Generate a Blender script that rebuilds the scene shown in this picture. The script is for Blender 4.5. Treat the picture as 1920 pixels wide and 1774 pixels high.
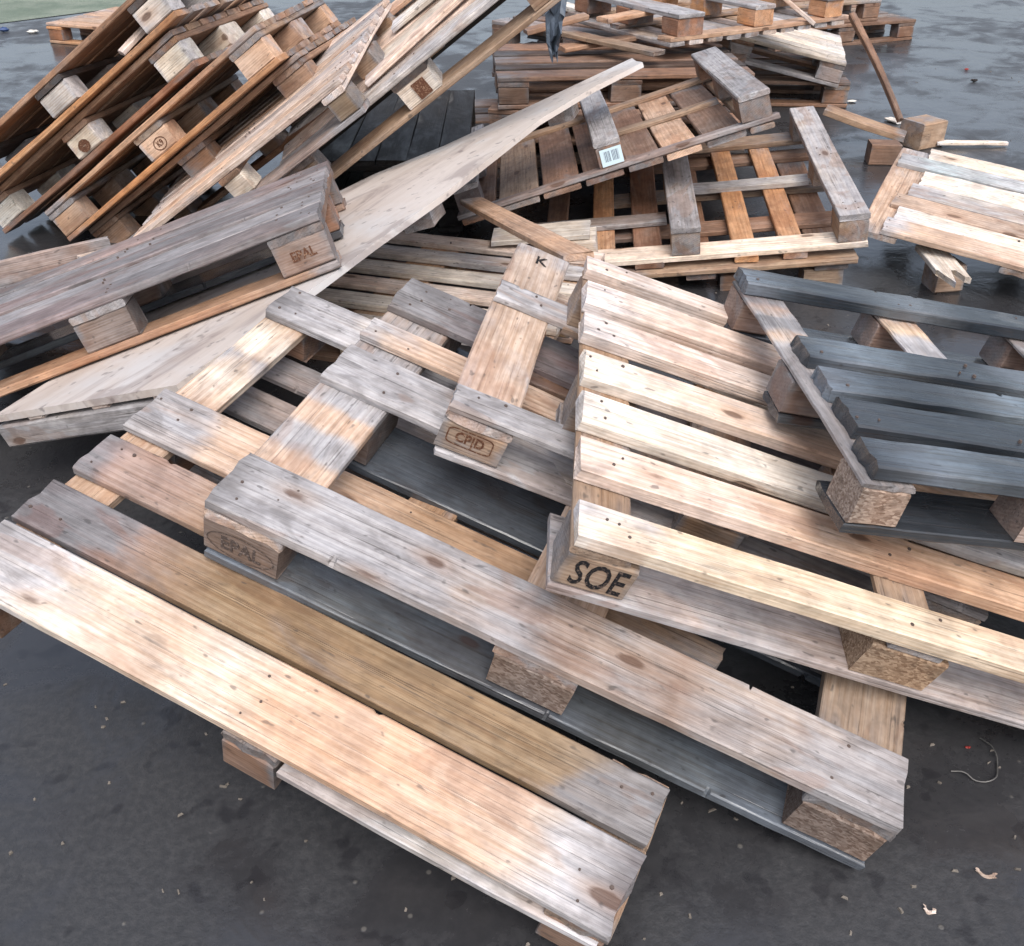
import bpy, math, random
from mathutils import Vector, Matrix, noise

# ------------------------------------------------------------------ reset
for o in list(bpy.data.objects): bpy.data.objects.remove(o)
SC = bpy.context.scene
COL = SC.collection

# ------------------------------------------------------------------ camera
F_PX, PITCH, CAM_H, ROLL = 1850.265, math.radians(33.8358), 1.4560, math.radians(-0.457)
c_, s_ = math.cos(PITCH), math.sin(PITCH)
cr, sr = math.cos(ROLL), math.sin(ROLL)
right = Vector((cr, s_*sr, c_*sr)); up = -Vector((sr, -s_*cr, -c_*cr)); fwd = Vector((0, c_, -s_))
cd = bpy.data.cameras.new('camera'); cam = bpy.data.objects.new('camera', cd); COL.objects.link(cam)
cd.sensor_fit = 'HORIZONTAL'; cd.sensor_width = 36; cd.lens = 36*F_PX/1920
cd.clip_start = .05; cd.clip_end = 2000
cam.matrix_world = Matrix(((right.x, up.x, -fwd.x, 0), (right.y, up.y, -fwd.y, 0), (right.z, up.z, -fwd.z, CAM_H), (0, 0, 0, 1)))
SC.camera = cam

# ------------------------------------------------------------------ sky, sun, exposure (overcast day)
SUN_EL, SUN_AZ = math.radians(54), math.radians(165)      # azimuth measured clockwise from +Y
wd = bpy.data.worlds.new('World'); SC.world = wd; wd.use_nodes = True
nt = wd.node_tree; nt.nodes.clear()
sky = nt.nodes.new('ShaderNodeTexSky'); sky.sky_type = 'NISHITA'; sky.sun_disc = False
sky.sun_elevation = SUN_EL; sky.sun_rotation = SUN_AZ; sky.dust_density = 4.0; sky.air_density = 1.0; sky.ozone_density = 1.0
hs = nt.nodes.new('ShaderNodeHueSaturation'); hs.inputs['Saturation'].default_value = .6
bg = nt.nodes.new('ShaderNodeBackground'); bg.inputs['Strength'].default_value = .15
wo = nt.nodes.new('ShaderNodeOutputWorld')
nt.links.new(sky.outputs[0], hs.inputs['Color']); nt.links.new(hs.outputs[0], bg.inputs[0]); nt.links.new(bg.outputs[0], wo.inputs[0])
sl = bpy.data.lights.new('sun', 'SUN'); sl.energy = 1.0; sl.angle = math.radians(45); sl.color = (1, .965, .92)
so = bpy.data.objects.new('sun', sl); COL.objects.link(so)
sdir = Vector((math.sin(SUN_AZ)*math.cos(SUN_EL), math.cos(SUN_AZ)*math.cos(SUN_EL), math.sin(SUN_EL)))
so.location = sdir*20; so.rotation_euler = sdir.to_track_quat('Z', 'Y').to_euler()
SC.view_settings.view_transform = 'Standard'; SC.view_settings.look = 'None'
SC.view_settings.exposure = .8; SC.view_settings.gamma = 1
SC.view_settings.use_curve_mapping = False
cy = SC.cycles; cy.max_bounces = 5; cy.diffuse_bounces = 3; cy.glossy_bounces = 3; cy.transmission_bounces = 1; cy.caustics_reflective = False; cy.caustics_refractive = False

# ------------------------------------------------------------------ pixel helper (photo pixel of 1920x1774 -> point at a height / depth / plane)
def pray(u, v): return right*((u-960)/F_PX) - up*((v-887)/F_PX) + fwd
EYE = Vector((0, 0, CAM_H))
def atz(u, v, z): d = pray(u, v); return EYE + d*((z-CAM_H)/d.z)
def aty(u, v, y): d = pray(u, v); return EYE + d*(y/d.y)
def atpl(u, v, p, n): d = pray(u, v); return EYE + d*((Vector(p)-EYE).dot(n)/d.dot(n))

# ------------------------------------------------------------------ materials
class NT:
    def __init__(s, name):
        s.m = bpy.data.materials.new(name); s.m.use_nodes = True; s.t = s.m.node_tree; s.t.nodes.clear()
        s.out = s.n('OutputMaterial'); s.b = s.n('BsdfPrincipled'); s.l(s.b.outputs[0], s.out.inputs[0])
    def n(s, typ, **k):
        x = s.t.nodes.new('ShaderNode'+typ)
        for a, b in k.items(): setattr(x, a, b)
        return x
    def l(s, a, b): s.t.links.new(a, b)
    def put(s, sock, val):
        if hasattr(val, 'node'): s.l(val, sock)
        else: sock.default_value = val
    def math(s, op, a, b=None, clamp=False):
        x = s.n('Math', operation=op, use_clamp=clamp); s.put(x.inputs[0], a)
        if b is not None: s.put(x.inputs[1], b)
        return x.outputs[0]
    def vmul(s, v, k):
        x = s.n('VectorMath', operation='MULTIPLY'); s.l(v, x.inputs[0]); x.inputs[1].default_value = k; return x.outputs[0]
    def noise(s, v, scale, detail=4, rough=.55, dist=0):
        x = s.n('TexNoise'); s.l(v, x.inputs['Vector']); x.inputs['Scale'].default_value = scale
        x.inputs['Detail'].default_value = detail; x.inputs['Roughness'].default_value = rough; x.inputs['Distortion'].default_value = dist
        return x.outputs['Fac']
    def step(s, v, a, b, lo=0., hi=1.):
        x = s.n('MapRange', interpolation_type='SMOOTHSTEP'); s.put(x.inputs['Value'], v)
        for i, q in zip(('From Min', 'From Max', 'To Min', 'To Max'), (a, b, lo, hi)): s.put(x.inputs[i], q)
        return x.outputs[0]
    def mix(s, f, a, b, mode='MIX'):
        x = s.n('Mix', data_type='RGBA', blend_type=mode); s.put(x.inputs[0], f); s.put(x.inputs[6], a); s.put(x.inputs[7], b); return x.outputs[2]
    def bump(s, h, strength, dist):
        x = s.n('Bump'); s.l(h, x.inputs['Height']); x.inputs['Strength'].default_value = strength; x.inputs['Distance'].default_value = dist
        s.l(x.outputs[0], s.b.inputs['Normal']); return x

def wood(name, wet=False):
    """sawn softwood: tint = object colour, weathering = object alpha, grain along the piece's own X"""
    N = NT(name); tc = N.n('TexCoord'); oi = N.n('ObjectInfo')
    off = N.n('CombineXYZ')
    for i, k in enumerate((37., 11.3, 23.7)): N.l(N.math('MULTIPLY', oi.outputs['Random'], k), off.inputs[i])
    add = N.n('VectorMath', operation='ADD'); N.l(tc.outputs['Object'], add.inputs[0]); N.l(off.outputs[0], add.inputs[1]); P = add.outputs[0]
    at = N.n('Attribute', attribute_name='tint'); base = at.outputs['Color']; wea = at.outputs['Alpha']
    fib = N.noise(N.vmul(P, (9, 260, 260)), 1, 2, .7)
    fib2 = N.noise(N.vmul(P, (1.3, 42, 42)), 1, 3, .6, .3)
    wv = N.n('TexWave', wave_type='RINGS', rings_direction='X', wave_profile='SIN')
    N.l(N.vmul(P, (.16, 1, 1)), wv.inputs['Vector'])
    wv.inputs['Scale'].default_value = 46; wv.inputs['Distortion'].default_value = 3.2; wv.inputs['Detail'].default_value = 1; wv.inputs['Detail Scale'].default_value = .7
    ring = wv.outputs['Fac']
    blot = N.noise(N.vmul(P, (3.0, 8, 8)), 1, 4, .62, .6)
    blot2 = N.noise(N.vmul(P, (10, 24, 24)), 1, 3, .65, .8)
    # base tint with growth rings and fibre streaks
    dark = N.mix(1., base, (.70, .60, .51, 1), 'MULTIPLY')
    lite = N.mix(1., base, (1.1, 1.09, 1.07, 1), 'MULTIPLY')
    t = N.math('ADD', N.math('MULTIPLY', ring, .13), N.math('MULTIPLY', fib2, .46))
    t = N.math('ADD', t, N.math('MULTIPLY', fib, .6))
    col = N.mix(N.step(t, .36, .86), lite, dark)
    # warm and bleached zones inside one board
    col = N.mix(N.step(blot, .42, .72, 0., .55), col, N.mix(1., base, (.92, .74, .56, 1), 'MULTIPLY'))
    col = N.mix(N.step(blot, .46, .27, 0., .25), col, N.mix(.5, base, (.62, .6, .57, 1)))
    # silver-grey weathering, stronger towards the sawn ends
    sg = N.n('SeparateXYZ'); N.l(tc.outputs['Generated'], sg.inputs[0])
    endf = N.step(N.math('ABSOLUTE', N.math('SUBTRACT', sg.outputs[0], .5)), .3, .5)
    lum = N.n('RGBToBW'); N.l(base, lum.inputs[0])
    gv = N.n('CombineColor'); g = N.math('ADD', N.math('MULTIPLY', lum.outputs[0], .82), .025)
    g = N.math('MULTIPLY', g, N.step(t, .3, .9, 1.18, .74))
    N.l(N.math('MULTIPLY', g, .84 if wet else 1.), gv.inputs[0]); N.l(N.math('MULTIPLY', g, .985), gv.inputs[1]); N.l(N.math('MULTIPLY', g, 1.2 if wet else 1.03), gv.inputs[2])
    wf = N.math('ADD', N.math('ADD', blot, N.math('MULTIPLY', wea, .72)), N.math('MULTIPLY', endf, .2))
    col = N.mix(N.math('MULTIPLY', N.step(wf, .66, .9), N.step(fib2, .2, .7, .6, 1.)), col, gv.outputs[0])
    # damp / dirty stains
    st = N.step(N.math('ADD', N.math('ADD', blot2, N.math('MULTIPLY', wea, .12)), N.math('MULTIPLY', endf, .07)), .56, .76)
    col = N.mix(N.math('MULTIPLY', st, N.math('ADD', .34, N.math('MULTIPLY', wea, .18))), col, N.mix(.25, (.05, .043, .042, 1), base))
    # dirt in the open grain and drying cracks
    crk = N.step(N.noise(N.vmul(P, (2.2, 230, 230)), 1, 1, .5), .6, .72)
    col = N.mix(N.math('MULTIPLY', crk, N.math('ADD', N.step(blot2, .38, .66, .08, .42), N.math('MULTIPLY', wea, .3))), col, (.05, .042, .04, 1))
    # brown tannin stains with a drying edge
    tn = N.step(N.noise(N.vmul(P, (2.1, 5.5, 5.5)), 1, 3, .6, 1.2), .56, .6)
    col = N.mix(N.math('MULTIPLY', tn, .42), col, N.mix(1., base, (.62, .46, .38, 1), 'MULTIPLY'))
    mot = N.noise(N.vmul(P, (15, 20, 20)), 1, 3, .7)
    col = N.mix(1., col, N.mix(N.step(mot, .3, .7), (.76, .74, .73, 1), (1.1, 1.09, 1.08, 1)), 'MULTIPLY')
    # knots
    vo = N.n('TexVoronoi', feature='F1'); N.l(N.vmul(P, (4.6, 11, 11)), vo.inputs['Vector']); vo.inputs['Scale'].default_value = 1; vo.inputs['Randomness'].default_value = 1
    kd = N.math('ADD', vo.outputs['Distance'], N.math('MULTIPLY', N.math('SUBTRACT', blot2, .5), .16))
    rk = N.n('SeparateColor'); N.l(vo.outputs['Color'], rk.inputs[0])
    kon = N.math('GREATER_THAN', rk.outputs[0], .6)
    halo = N.math('MULTIPLY', N.step(kd, .34, .1), kon); core = N.math('MULTIPLY', N.step(kd, .15, .09), kon)
    col = N.mix(N.math('MULTIPLY', halo, .4), col, N.mix(1., base, (.66, .46, .32, 1), 'MULTIPLY'))
    col = N.mix(N.math('MULTIPLY', core, .75), col, (.085, .042, .026, 1))
    # grime specks
    sp = N.step(N.noise(N.vmul(P, (38, 80, 80)), 1, 1, .5), .68, .78)
    col = N.mix(N.math('MULTIPLY', sp, .55), col, (.04, .036, .036, 1))
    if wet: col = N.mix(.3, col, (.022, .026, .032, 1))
    N.l(col, N.b.inputs['Base Color'])
    rg = N.step(blot, .35, .65, .07, .3) if wet else N.step(blot, .35, .7, .8, .52)
    N.l(rg, N.b.inputs['Roughness']); N.b.inputs['Specular IOR Level'].default_value = .55 if wet else .35
    hgt = N.math('ADD', N.math('ADD', N.math('MULTIPLY', fib, .8), N.math('MULTIPLY', fib2, .6)), N.math('ADD', N.math('MULTIPLY', core, -.8), N.math('ADD', N.math('MULTIPLY', st, -.25), N.math('MULTIPLY', crk, -.5))))
    N.bump(hgt, .5 if not wet else .35, .003)
    return N.m
WOOD = wood('sawn_wood'); WET = wood('wet_wood', True)

def chip(name):
    N = NT(name); tc = N.n('TexCoord'); oi = N.n('Attribute', attribute_name='tint')
    v = N.n('TexVoronoi', feature='F1'); N.l(N.vmul(tc.outputs['Object'], (150, 300, 300)), v.inputs['Vector']); v.inputs['Scale'].default_value = 1
    sep = N.n('SeparateColor'); N.l(v.outputs['Color'], sep.inputs[0])
    n = N.noise(tc.outputs['Object'], 22, 4)
    col = N.mix(sep.outputs[0], N.mix(1., oi.outputs['Color'], (.55, .45, .38, 1), 'MULTIPLY'), N.mix(1., oi.outputs['Color'], (1.25, 1.2, 1.1, 1), 'MULTIPLY'))
    col = N.mix(N.step(n, .5, .75, 0., .6), col, (.06, .045, .035, 1))
    N.l(col, N.b.inputs['Base Color']); N.b.inputs['Roughness'].default_value = .85; N.b.inputs['Specular IOR Level'].default_value = .2
    N.bump(N.math('ADD', sep.outputs[1], N.math('MULTIPLY', n, 1.5)), .8, .004)
    return N.m
CHIP = chip('pressed_chip')

def plain(name, col, rough=.6, spec=.4, var=.25, scale=60, metal=0.):
    N = NT(name); tc = N.n('TexCoord'); n = N.noise(tc.outputs['Object'], scale, 3)
    k = tuple(x*(1-var) for x in col)+(1,); q = tuple(min(1, x*(1+var)) for x in col)+(1,)
    N.l(N.mix(n, k, q), N.b.inputs['Base Color']); N.b.inputs['Roughness'].default_value = rough
    N.b.inputs['Specular IOR Level'].default_value = spec; N.b.inputs['Metallic'].default_value = metal
    N.bump(n, .2, .002); return N.m
NAIL = plain('rusty_nail', (.085, .06, .05), .5, .5)
def faded(name, ink, ground):
    N = NT(name); tc = N.n('TexCoord'); n = N.noise(tc.outputs['Object'], 190, 3, .7)
    N.l(N.mix(N.step(n, .5, .66, 0., .8), ink+(1,), ground+(1,)), N.b.inputs['Base Color']); N.b.inputs['Roughness'].default_value = .8; N.b.inputs['Specular IOR Level'].default_value = .1; return N.m
INK = faded('black_ink', (.014, .014, .016), (.16, .12, .1))
GREYINK = faded('worn_brand', (.07, .055, .05), (.25, .2, .18))
BURN = faded('burnt_stamp', (.10, .045, .028), (.34, .22, .15))
RED = plain('red_plastic', (.25, .03, .025), .5)
BLUEP = plain('blue_plastic', (.075, .095, .125), .45, .4, .6, 25)
WIRE = plain('steel_wire', (.16, .155, .15), .5, .5, .3, 60, .6)
PAPER = plain('pale_scrap', (.6, .58, .54), .7)

def ply():
    N = NT('plywood_face'); tc = N.n('TexCoord'); P = tc.outputs['Object']
    a = N.noise(N.vmul(P, (1.2, 9, 9)), 1, 5, .6, .8); f = N.noise(N.vmul(P, (6, 120, 120)), 1, 4, .6); b = N.noise(P, 3.4, 5, .6, .4); s = N.noise(P, 26, 3, .5)
    col = N.mix(N.step(a, .3, .7), (.62, .56, .52, 1), (.50, .43, .385, 1))
    col = N.mix(N.step(b, .45, .68, 0., .75), col, (.62, .62, .63, 1))
    col = N.mix(N.math('MULTIPLY', f, .3), col, (.36, .29, .24, 1))
    col = N.mix(N.step(s, .62, .72, 0., .6), col, (.12, .1, .1, 1))
    col = N.mix(N.step(N.noise(N.vmul(P, (2.5, 7, 7)), 1, 4, .65, 1.), .52, .66, 0., .55), col, (.24, .19, .18, 1))
    N.l(col, N.b.inputs['Base Color']); N.l(N.step(b, .4, .7, .6, .4), N.b.inputs['Roughness']); N.bump(N.math('ADD', f, a), .25, .003); return N.m
PLY = ply()

def asphalt():
    N = NT('wet_asphalt'); tc = N.n('TexCoord'); P = tc.outputs['Object']
    big = N.noise(P, .8, 3, .6, .6); mid = N.noise(P, 4.2, 4, .65, .5); fine = N.noise(P, 60, 3, .7)
    wetm = N.math('ADD', N.math('MULTIPLY', big, .55), N.math('MULTIPLY', mid, .45))
    pud = N.step(wetm, .43, .54)
    col = N.mix(N.step(fine, .35, .7), (.036, .037, .04, 1), (.05, .05, .053, 1))
    col = N.mix(N.step(mid, .5, .75, 0., .5), col, (.074, .072, .072, 1))
    col = N.mix(N.math('MULTIPLY', pud, .6), col, (.022, .022, .025, 1))
    col = N.mix(N.step(N.noise(P, 13, 2, .6), .6, .68, 0., .6), col, (.016, .016, .019, 1))
    vo = N.n('TexVoronoi', feature='F1'); N.l(P, vo.inputs['Vector']); vo.inputs['Scale'].default_value = 42
    sc = N.n('SeparateColor'); N.l(vo.outputs['Color'], sc.inputs[0])
    peb = N.math('MULTIPLY', N.step(vo.outputs['Distance'], .24, .1), N.math('GREATER_THAN', sc.outputs[0], .965))
    col = N.mix(N.math('MULTIPLY', peb, .5), col, (.17, .16, .145, 1))
    N.l(col, N.b.inputs['Base Color'])
    r = N.math('ADD', N.step(wetm, .4, .56, .46, .2), N.math('MULTIPLY', N.math('SUBTRACT', fine, .5), .16), True)
    N.l(r, N.b.inputs['Roughness']); N.l(N.math('ADD', N.math('MULTIPLY', pud, .6), .35), N.b.inputs['Specular IOR Level'])
    h = N.math('ADD', N.math('MULTIPLY', fine, .8), N.math('MULTIPLY', peb, .6))
    h = N.math('ADD', N.math('MULTIPLY', h, N.math('SUBTRACT', 1., N.math('MULTIPLY', pud, .85))), N.math('MULTIPLY', mid, 1.6))
    N.bump(h, .3, .008); return N.m
ASPH = asphalt()
def verge():
    N = NT('verge_moss'); tc = N.n('TexCoord'); P = tc.outputs['Object']; a = N.noise(P, 2.2, 6, .65); b = N.noise(P, 30, 4, .6)
    col = N.mix(N.step(a, .35, .65), (.13, .17, .13, 1), (.24, .27, .22, 1)); col = N.mix(N.math('MULTIPLY', b, .5), col, (.06, .08, .045, 1))
    N.l(col, N.b.inputs['Base Color']); N.b.inputs['Roughness'].default_value = .8; N.bump(b, .8, .02); return N.m
MOSS = verge()

def label_mat():
    N = NT('barcode_print'); tc = N.n('TexCoord'); sx = N.n('SeparateXYZ'); N.l(tc.outputs['Object'], sx.inputs[0])
    bars = N.math('GREATER_THAN', N.noise(N.vmul(tc.outputs['Object'], (420, 0, 0)), 1, 0), .5)
    ax = N.math('LESS_THAN', N.math('ABSOLUTE', sx.outputs[0]), .027); az = N.math('LESS_THAN', N.math('ABSOLUTE', N.math('SUBTRACT', sx.outputs[1], .003)), .019)
    m = N.math('MULTIPLY', bars, N.math('MULTIPLY', ax, az))
    N.l(N.mix(m, (.55, .68, .74, 1), (.05, .07, .12, 1)), N.b.inputs['Base Color']); N.b.inputs['Roughness'].default_value = .45; return N.m
LABEL = label_mat()

# ------------------------------------------------------------------ tones: (r,g,b,weathering)
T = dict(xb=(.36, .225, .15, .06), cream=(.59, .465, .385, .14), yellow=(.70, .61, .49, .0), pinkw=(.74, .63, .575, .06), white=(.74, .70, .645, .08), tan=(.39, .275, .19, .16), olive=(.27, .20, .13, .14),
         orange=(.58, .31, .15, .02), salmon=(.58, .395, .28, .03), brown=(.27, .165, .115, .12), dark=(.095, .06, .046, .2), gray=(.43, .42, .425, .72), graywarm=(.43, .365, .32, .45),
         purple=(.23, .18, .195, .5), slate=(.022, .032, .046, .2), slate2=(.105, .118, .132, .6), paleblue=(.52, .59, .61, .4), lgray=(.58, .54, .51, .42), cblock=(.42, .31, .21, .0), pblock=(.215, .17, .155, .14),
         redbrown=(.32, .165, .10, .06), black=(.03, .028, .03, .1), pinkgray=(.38, .315, .305, .32), pgray=(.37, .33, .325, .55), pbrown=(.30, .235, .205, .25), pwarm=(.40, .35, .325, .4), ptan=(.33, .245, .215, .2), csalmon=(.62, .465, .37, .06), dgray=(.25, .245, .25, .65), bslate=(.16, .195, .235, .3), p9a=(.26, .215, .23, .4), p9b=(.36, .325, .34, .5), pinkgray2=(.50, .43, .42, .2), wetpale=(.2, .26, .325, .25), shadeblack=(.014, .012, .011, 0.), gapshade=(.014, .012, .011, 0.), warmbrown=(.46, .29, .19, .06), cbwhite=(.70, .67, .61, .05))  # the two darkest tones are shade painted into the wood colour
RNG = random.Random(7)

def put(name, me, mat, parent=None, M=None, tone=None):
    o = bpy.data.objects.new(name, me); COL.objects.link(o)
    if mat is not None and not me.materials: me.materials.append(mat)
    if parent: o.parent = parent
    if M is not None: o.matrix_local = M
    if tone: paint(o, tone, random.Random(len(bpy.data.objects)))
    return o
def tag(o, label, cat, group=None, kind=None):
    if label: o['label'] = label
    if cat: o['category'] = cat
    if group: o['group'] = group
    if kind: o['kind'] = kind
    return o

def plank_mesh(l, w, t, seg=5, rng=RNG, bow=.0025, chamf=.0028, rough_end=.003, brk=(0, 0), across=1, taper=(1, 1)):
    """piece of sawn timber, grain along X, centred; brk = depth of splintering at either end"""
    vs, fs = [], []
    b1, b2, tw = rng.uniform(-bow, bow), rng.uniform(-bow, bow), rng.uniform(-.006, .006)
    c0 = min(chamf*rng.uniform(.7, 1.6), t*.3, w*.3); sd = rng.uniform(0, 900)
    prof = [(-w/2+c0, t/2)]+[(-w/2+c0+(w-2*c0)*i/across, t/2) for i in range(1, across+1)]+[(w/2, t/2-c0), (w/2, -t/2+c0), (w/2-c0, -t/2)]
    prof += [(w/2-c0-(w-2*c0)*i/across, -t/2) for i in range(1, across+1)]+[(-w/2, -t/2+c0), (-w/2, t/2-c0)]
    m = len(prof)
    spl = {}; us = [i/seg for i in range(seg+1)]; chips_ = {}
    if seg > 9:
        for _ in range(rng.randint(1, 2)):
            u = rng.uniform(.03, .97); h = rng.uniform(.006, .02)/l*.5; us += [u-h, u-h*.3, u+h*.4, u+h]
            chips_[u-h*.3] = chips_[u+h*.4] = (rng.random() < .5, rng.random() < .7, rng.uniform(.003, .009))
        us.sort(); seg = len(us)-1
    for i in range(seg+1):
        u = us[i]; x = (u-.5)*l; e = i in (0, seg); sgn = -1 if i == 0 else 1
        ww = taper[0]+(taper[1]-taper[0])*u
        for j, (y, z) in enumerate(prof):
            yy = y*ww*(1+.007*noise.noise((x*7+sd, 3.1 if y > 0 else 8.2, 0))); zz = z
            dy = b1*math.sin(math.pi*u)*2; dz = b2*math.sin(math.pi*u)*2+tw*(u-.5)*y*4
            if u in chips_ and abs(y) > w/2-c0*1.5:
                q = chips_[u]
                if (y > 0) == q[0] and (z > 0) == q[1]: yy -= math.copysign(q[2], y)
            if abs(y) > w/2-c0*1.5: zz += .0022*noise.noise((x*22+sd, y*50, z*50))
            xx = x
            if e:
                d = brk[0 if i == 0 else 1]
                xx += rng.uniform(-1, 1)*rough_end; 
                if d:
                    k = round(y/w*across); key = (i, k)
                    if key not in spl: spl[key] = rng.uniform(-1, .25)*d
                    xx += sgn*spl[key]
            vs.append((xx, yy+dy, zz+dz))
    for i in range(seg):
        for j in range(m):
            a, b = i*m+j, i*m+(j+1) % m; fs.append((a, b, b+m, a+m))
    if across == 1:
        fs.append(tuple(range(m))); fs.append(tuple(range(seg*m+m-1, seg*m-1, -1)))
    else:
        n = across+1
        for base, flip in ((0, 0), (seg*m, 1)):
            tops = [base+i for i in range(n)]; bots = [base+n+2+i for i in range(n)][::-1]
            q = [(tops[i], tops[i+1], bots[i+1], bots[i]) for i in range(across)]
            q += [(tops[-1], base+n, base+n+1, bots[-1]), (base+m-1, tops[0], bots[0], base+m-2)]
            fs += [tuple(reversed(f)) if flip else f for f in q]
    me = bpy.data.meshes.new('timber'); me.from_pydata(vs, [], fs); me.update(); return me

def paint(o, tone, rng, stops=None, var=1.):
    """per-board colouring along the grain: the board's own stains and bleached lengths, as point colours"""
    me = o.data; xs = [v.co.x for v in me.vertices]; a, b = min(xs), max(xs); L_ = max(b-a, 1e-6)
    if stops is None:
        r, g, bl, w = tone; n = max(2, round(L_/.22)); st = []
        for i in range(n+1):
            k = 1+rng.uniform(-.2, .14)*var; m = rng.uniform(0, .35)*var; lum = (r+g+bl)/3
            c = [q*k*(1-m)+(lum*.85)*k*m for q in (r, g, bl)]; hh = rng.uniform(-.05, .05)*var
            st.append((i/n+(rng.uniform(-.3, .3)/n if 0 < i < n else 0), (c[0]*(1+hh), c[1], c[2]*(1-hh), min(1, max(0, w+rng.uniform(-.14, .16)*var)))))
    else:
        st = [(u, T[t] if isinstance(t, str) else t) for u, t in stops]
    at = me.color_attributes.new('tint', 'FLOAT_COLOR', 'POINT')
    for i, v in enumerate(me.vertices):
        u = (v.co.x-a)/L_
        if u <= st[0][0]: c = st[0][1]
        elif u >= st[-1][0]: c = st[-1][1]
        else:
            for (u0, c0), (u1, c1) in zip(st, st[1:]):
                if u <= u1: f = (u-u0)/max(u1-u0, 1e-6); c = tuple(p+(q-p)*f for p, q in zip(c0, c1)); break
        at.data[i].color = c
    return o
def tone_of(t, rng, j=.1):
    r, g, b, a = T[t]; k = 1+rng.uniform(-j, j); h = rng.uniform(-.035, .035)
    return (r*k*(1+h), g*k, b*k*(1-h), max(0, min(1, a+rng.uniform(-.06, .06))))

def text_mesh(txt, size, sx=.85):
    cu = bpy.data.curves.new('lettering', 'FONT'); cu.body = txt; cu.size = size; cu.align_x = 'CENTER'; cu.align_y = 'CENTER'; cu.extrude = .0006; cu.offset = .0008; cu.resolution_u = 3
    ob = bpy.data.objects.new('lettering', cu); COL.objects.link(ob)
    dg = bpy.context.evaluated_depsgraph_get(); me = bpy.data.meshes.new_from_object(ob.evaluated_get(dg))
    bpy.data.objects.remove(ob); me.materials.clear(); me.transform(Matrix.Diagonal((sx, 1, 1, 1))); return me
def ring_mesh(rx, ry, w, n=28, sq=1.):
    vs, fs = [], []
    for i in range(n):
        a = 2*math.pi*i/n; ca, sa = math.cos(a), math.sin(a)
        if sq < 1: ca = math.copysign(abs(ca)**sq, ca); sa = math.copysign(abs(sa)**sq, sa)
        vs += [(rx*ca, ry*sa, .0006), ((rx-w)*ca, (ry-w)*sa, .0006)]
    for i in range(n): a, b = 2*i, 2*((i+1) % n); fs.append((a, b, b+1, a+1))
    me = bpy.data.meshes.new('ring'); me.from_pydata(vs, [], fs); me.update(); return me

GROUP = 'pallets thrown in the heap'
def frame(O, x, y):
    x = Vector(x).normalized(); y = Vector(y); y = (y-x*x.dot(y)).normalized(); z = x.cross(y)
    return Matrix(((x.x, y.x, z.x, O[0]), (x.y, y.y, z.y, O[1]), (x.z, y.z, z.z, O[2]), (0, 0, 0, 1)))
def fr_ax(O, ax): return frame(O, ax[0], ax[1])

def piece(parent, kind, s, box, axis, tone, rng, mat=None, seg=5, brk=(0, 0), across=1, bow=None, jit=.002, taper=(1, 1), label=None, end=.003, stops=None):
    x0, x1, y0, y1, z0, z1 = [q*s for q in box]
    L_, W_ = (x1-x0, y1-y0) if axis == 'x' else (y1-y0, x1-x0)
    isb = kind == 'block'
    if seg > 9 and not isb and brk == (0, 0): brk = (rng.uniform(.0015, .005), rng.uniform(.0015, .005)); across = 5
    g = .0006
    me = plank_mesh(L_, W_, z1-z0-2*g, 2 if isb else seg, rng, (.0 if isb else .0022) if bow is None else bow, .004 if isb else .0028, end, brk, across, taper)
    a = (0 if axis == 'x' else math.pi/2)+rng.uniform(-1, 1)*(.02 if isb else .003)
    M = Matrix.Translation(((x0+x1)/2+rng.uniform(-jit, jit), (y0+y1)/2+rng.uniform(-jit, jit), (z0+z1)/2)) @ Matrix.Rotation(a, 4, 'Z')
    o = put(kind, me, mat or (WET if tone in ('slate', 'slate2', 'black', 'bslate') else WOOD), parent, M, tone_of(tone, rng))
    if stops: me.color_attributes.remove(me.color_attributes['tint']); paint(o, None, rng, stops)
    if label: o['label'] = label
    return o

def nails(parent, s, pts, rng):
    vs, fs = [], []
    for x, y, z in pts:
        r = .0026*rng.uniform(.7, 1.4); b = len(vs); n = 6
        for k in range(n): vs.append((x*s+r*math.cos(k*1.047), y*s+r*math.sin(k*1.047), z*s+.0012))
        for k in range(n): vs.append((x*s+r*1.3*math.cos(k*1.047), y*s+r*1.3*math.sin(k*1.047), z*s-.004))
        fs.append(tuple(range(b, b+n)))
        for k in range(n): fs.append((b+k, b+n+k, b+n+(k+1) % n, b+(k+1) % n))
    me = bpy.data.meshes.new('nails'); me.from_pydata(vs, [], fs); me.update()
    o = put('nail_heads', me, NAIL, parent); o['kind'] = 'stuff'; return o

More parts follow.
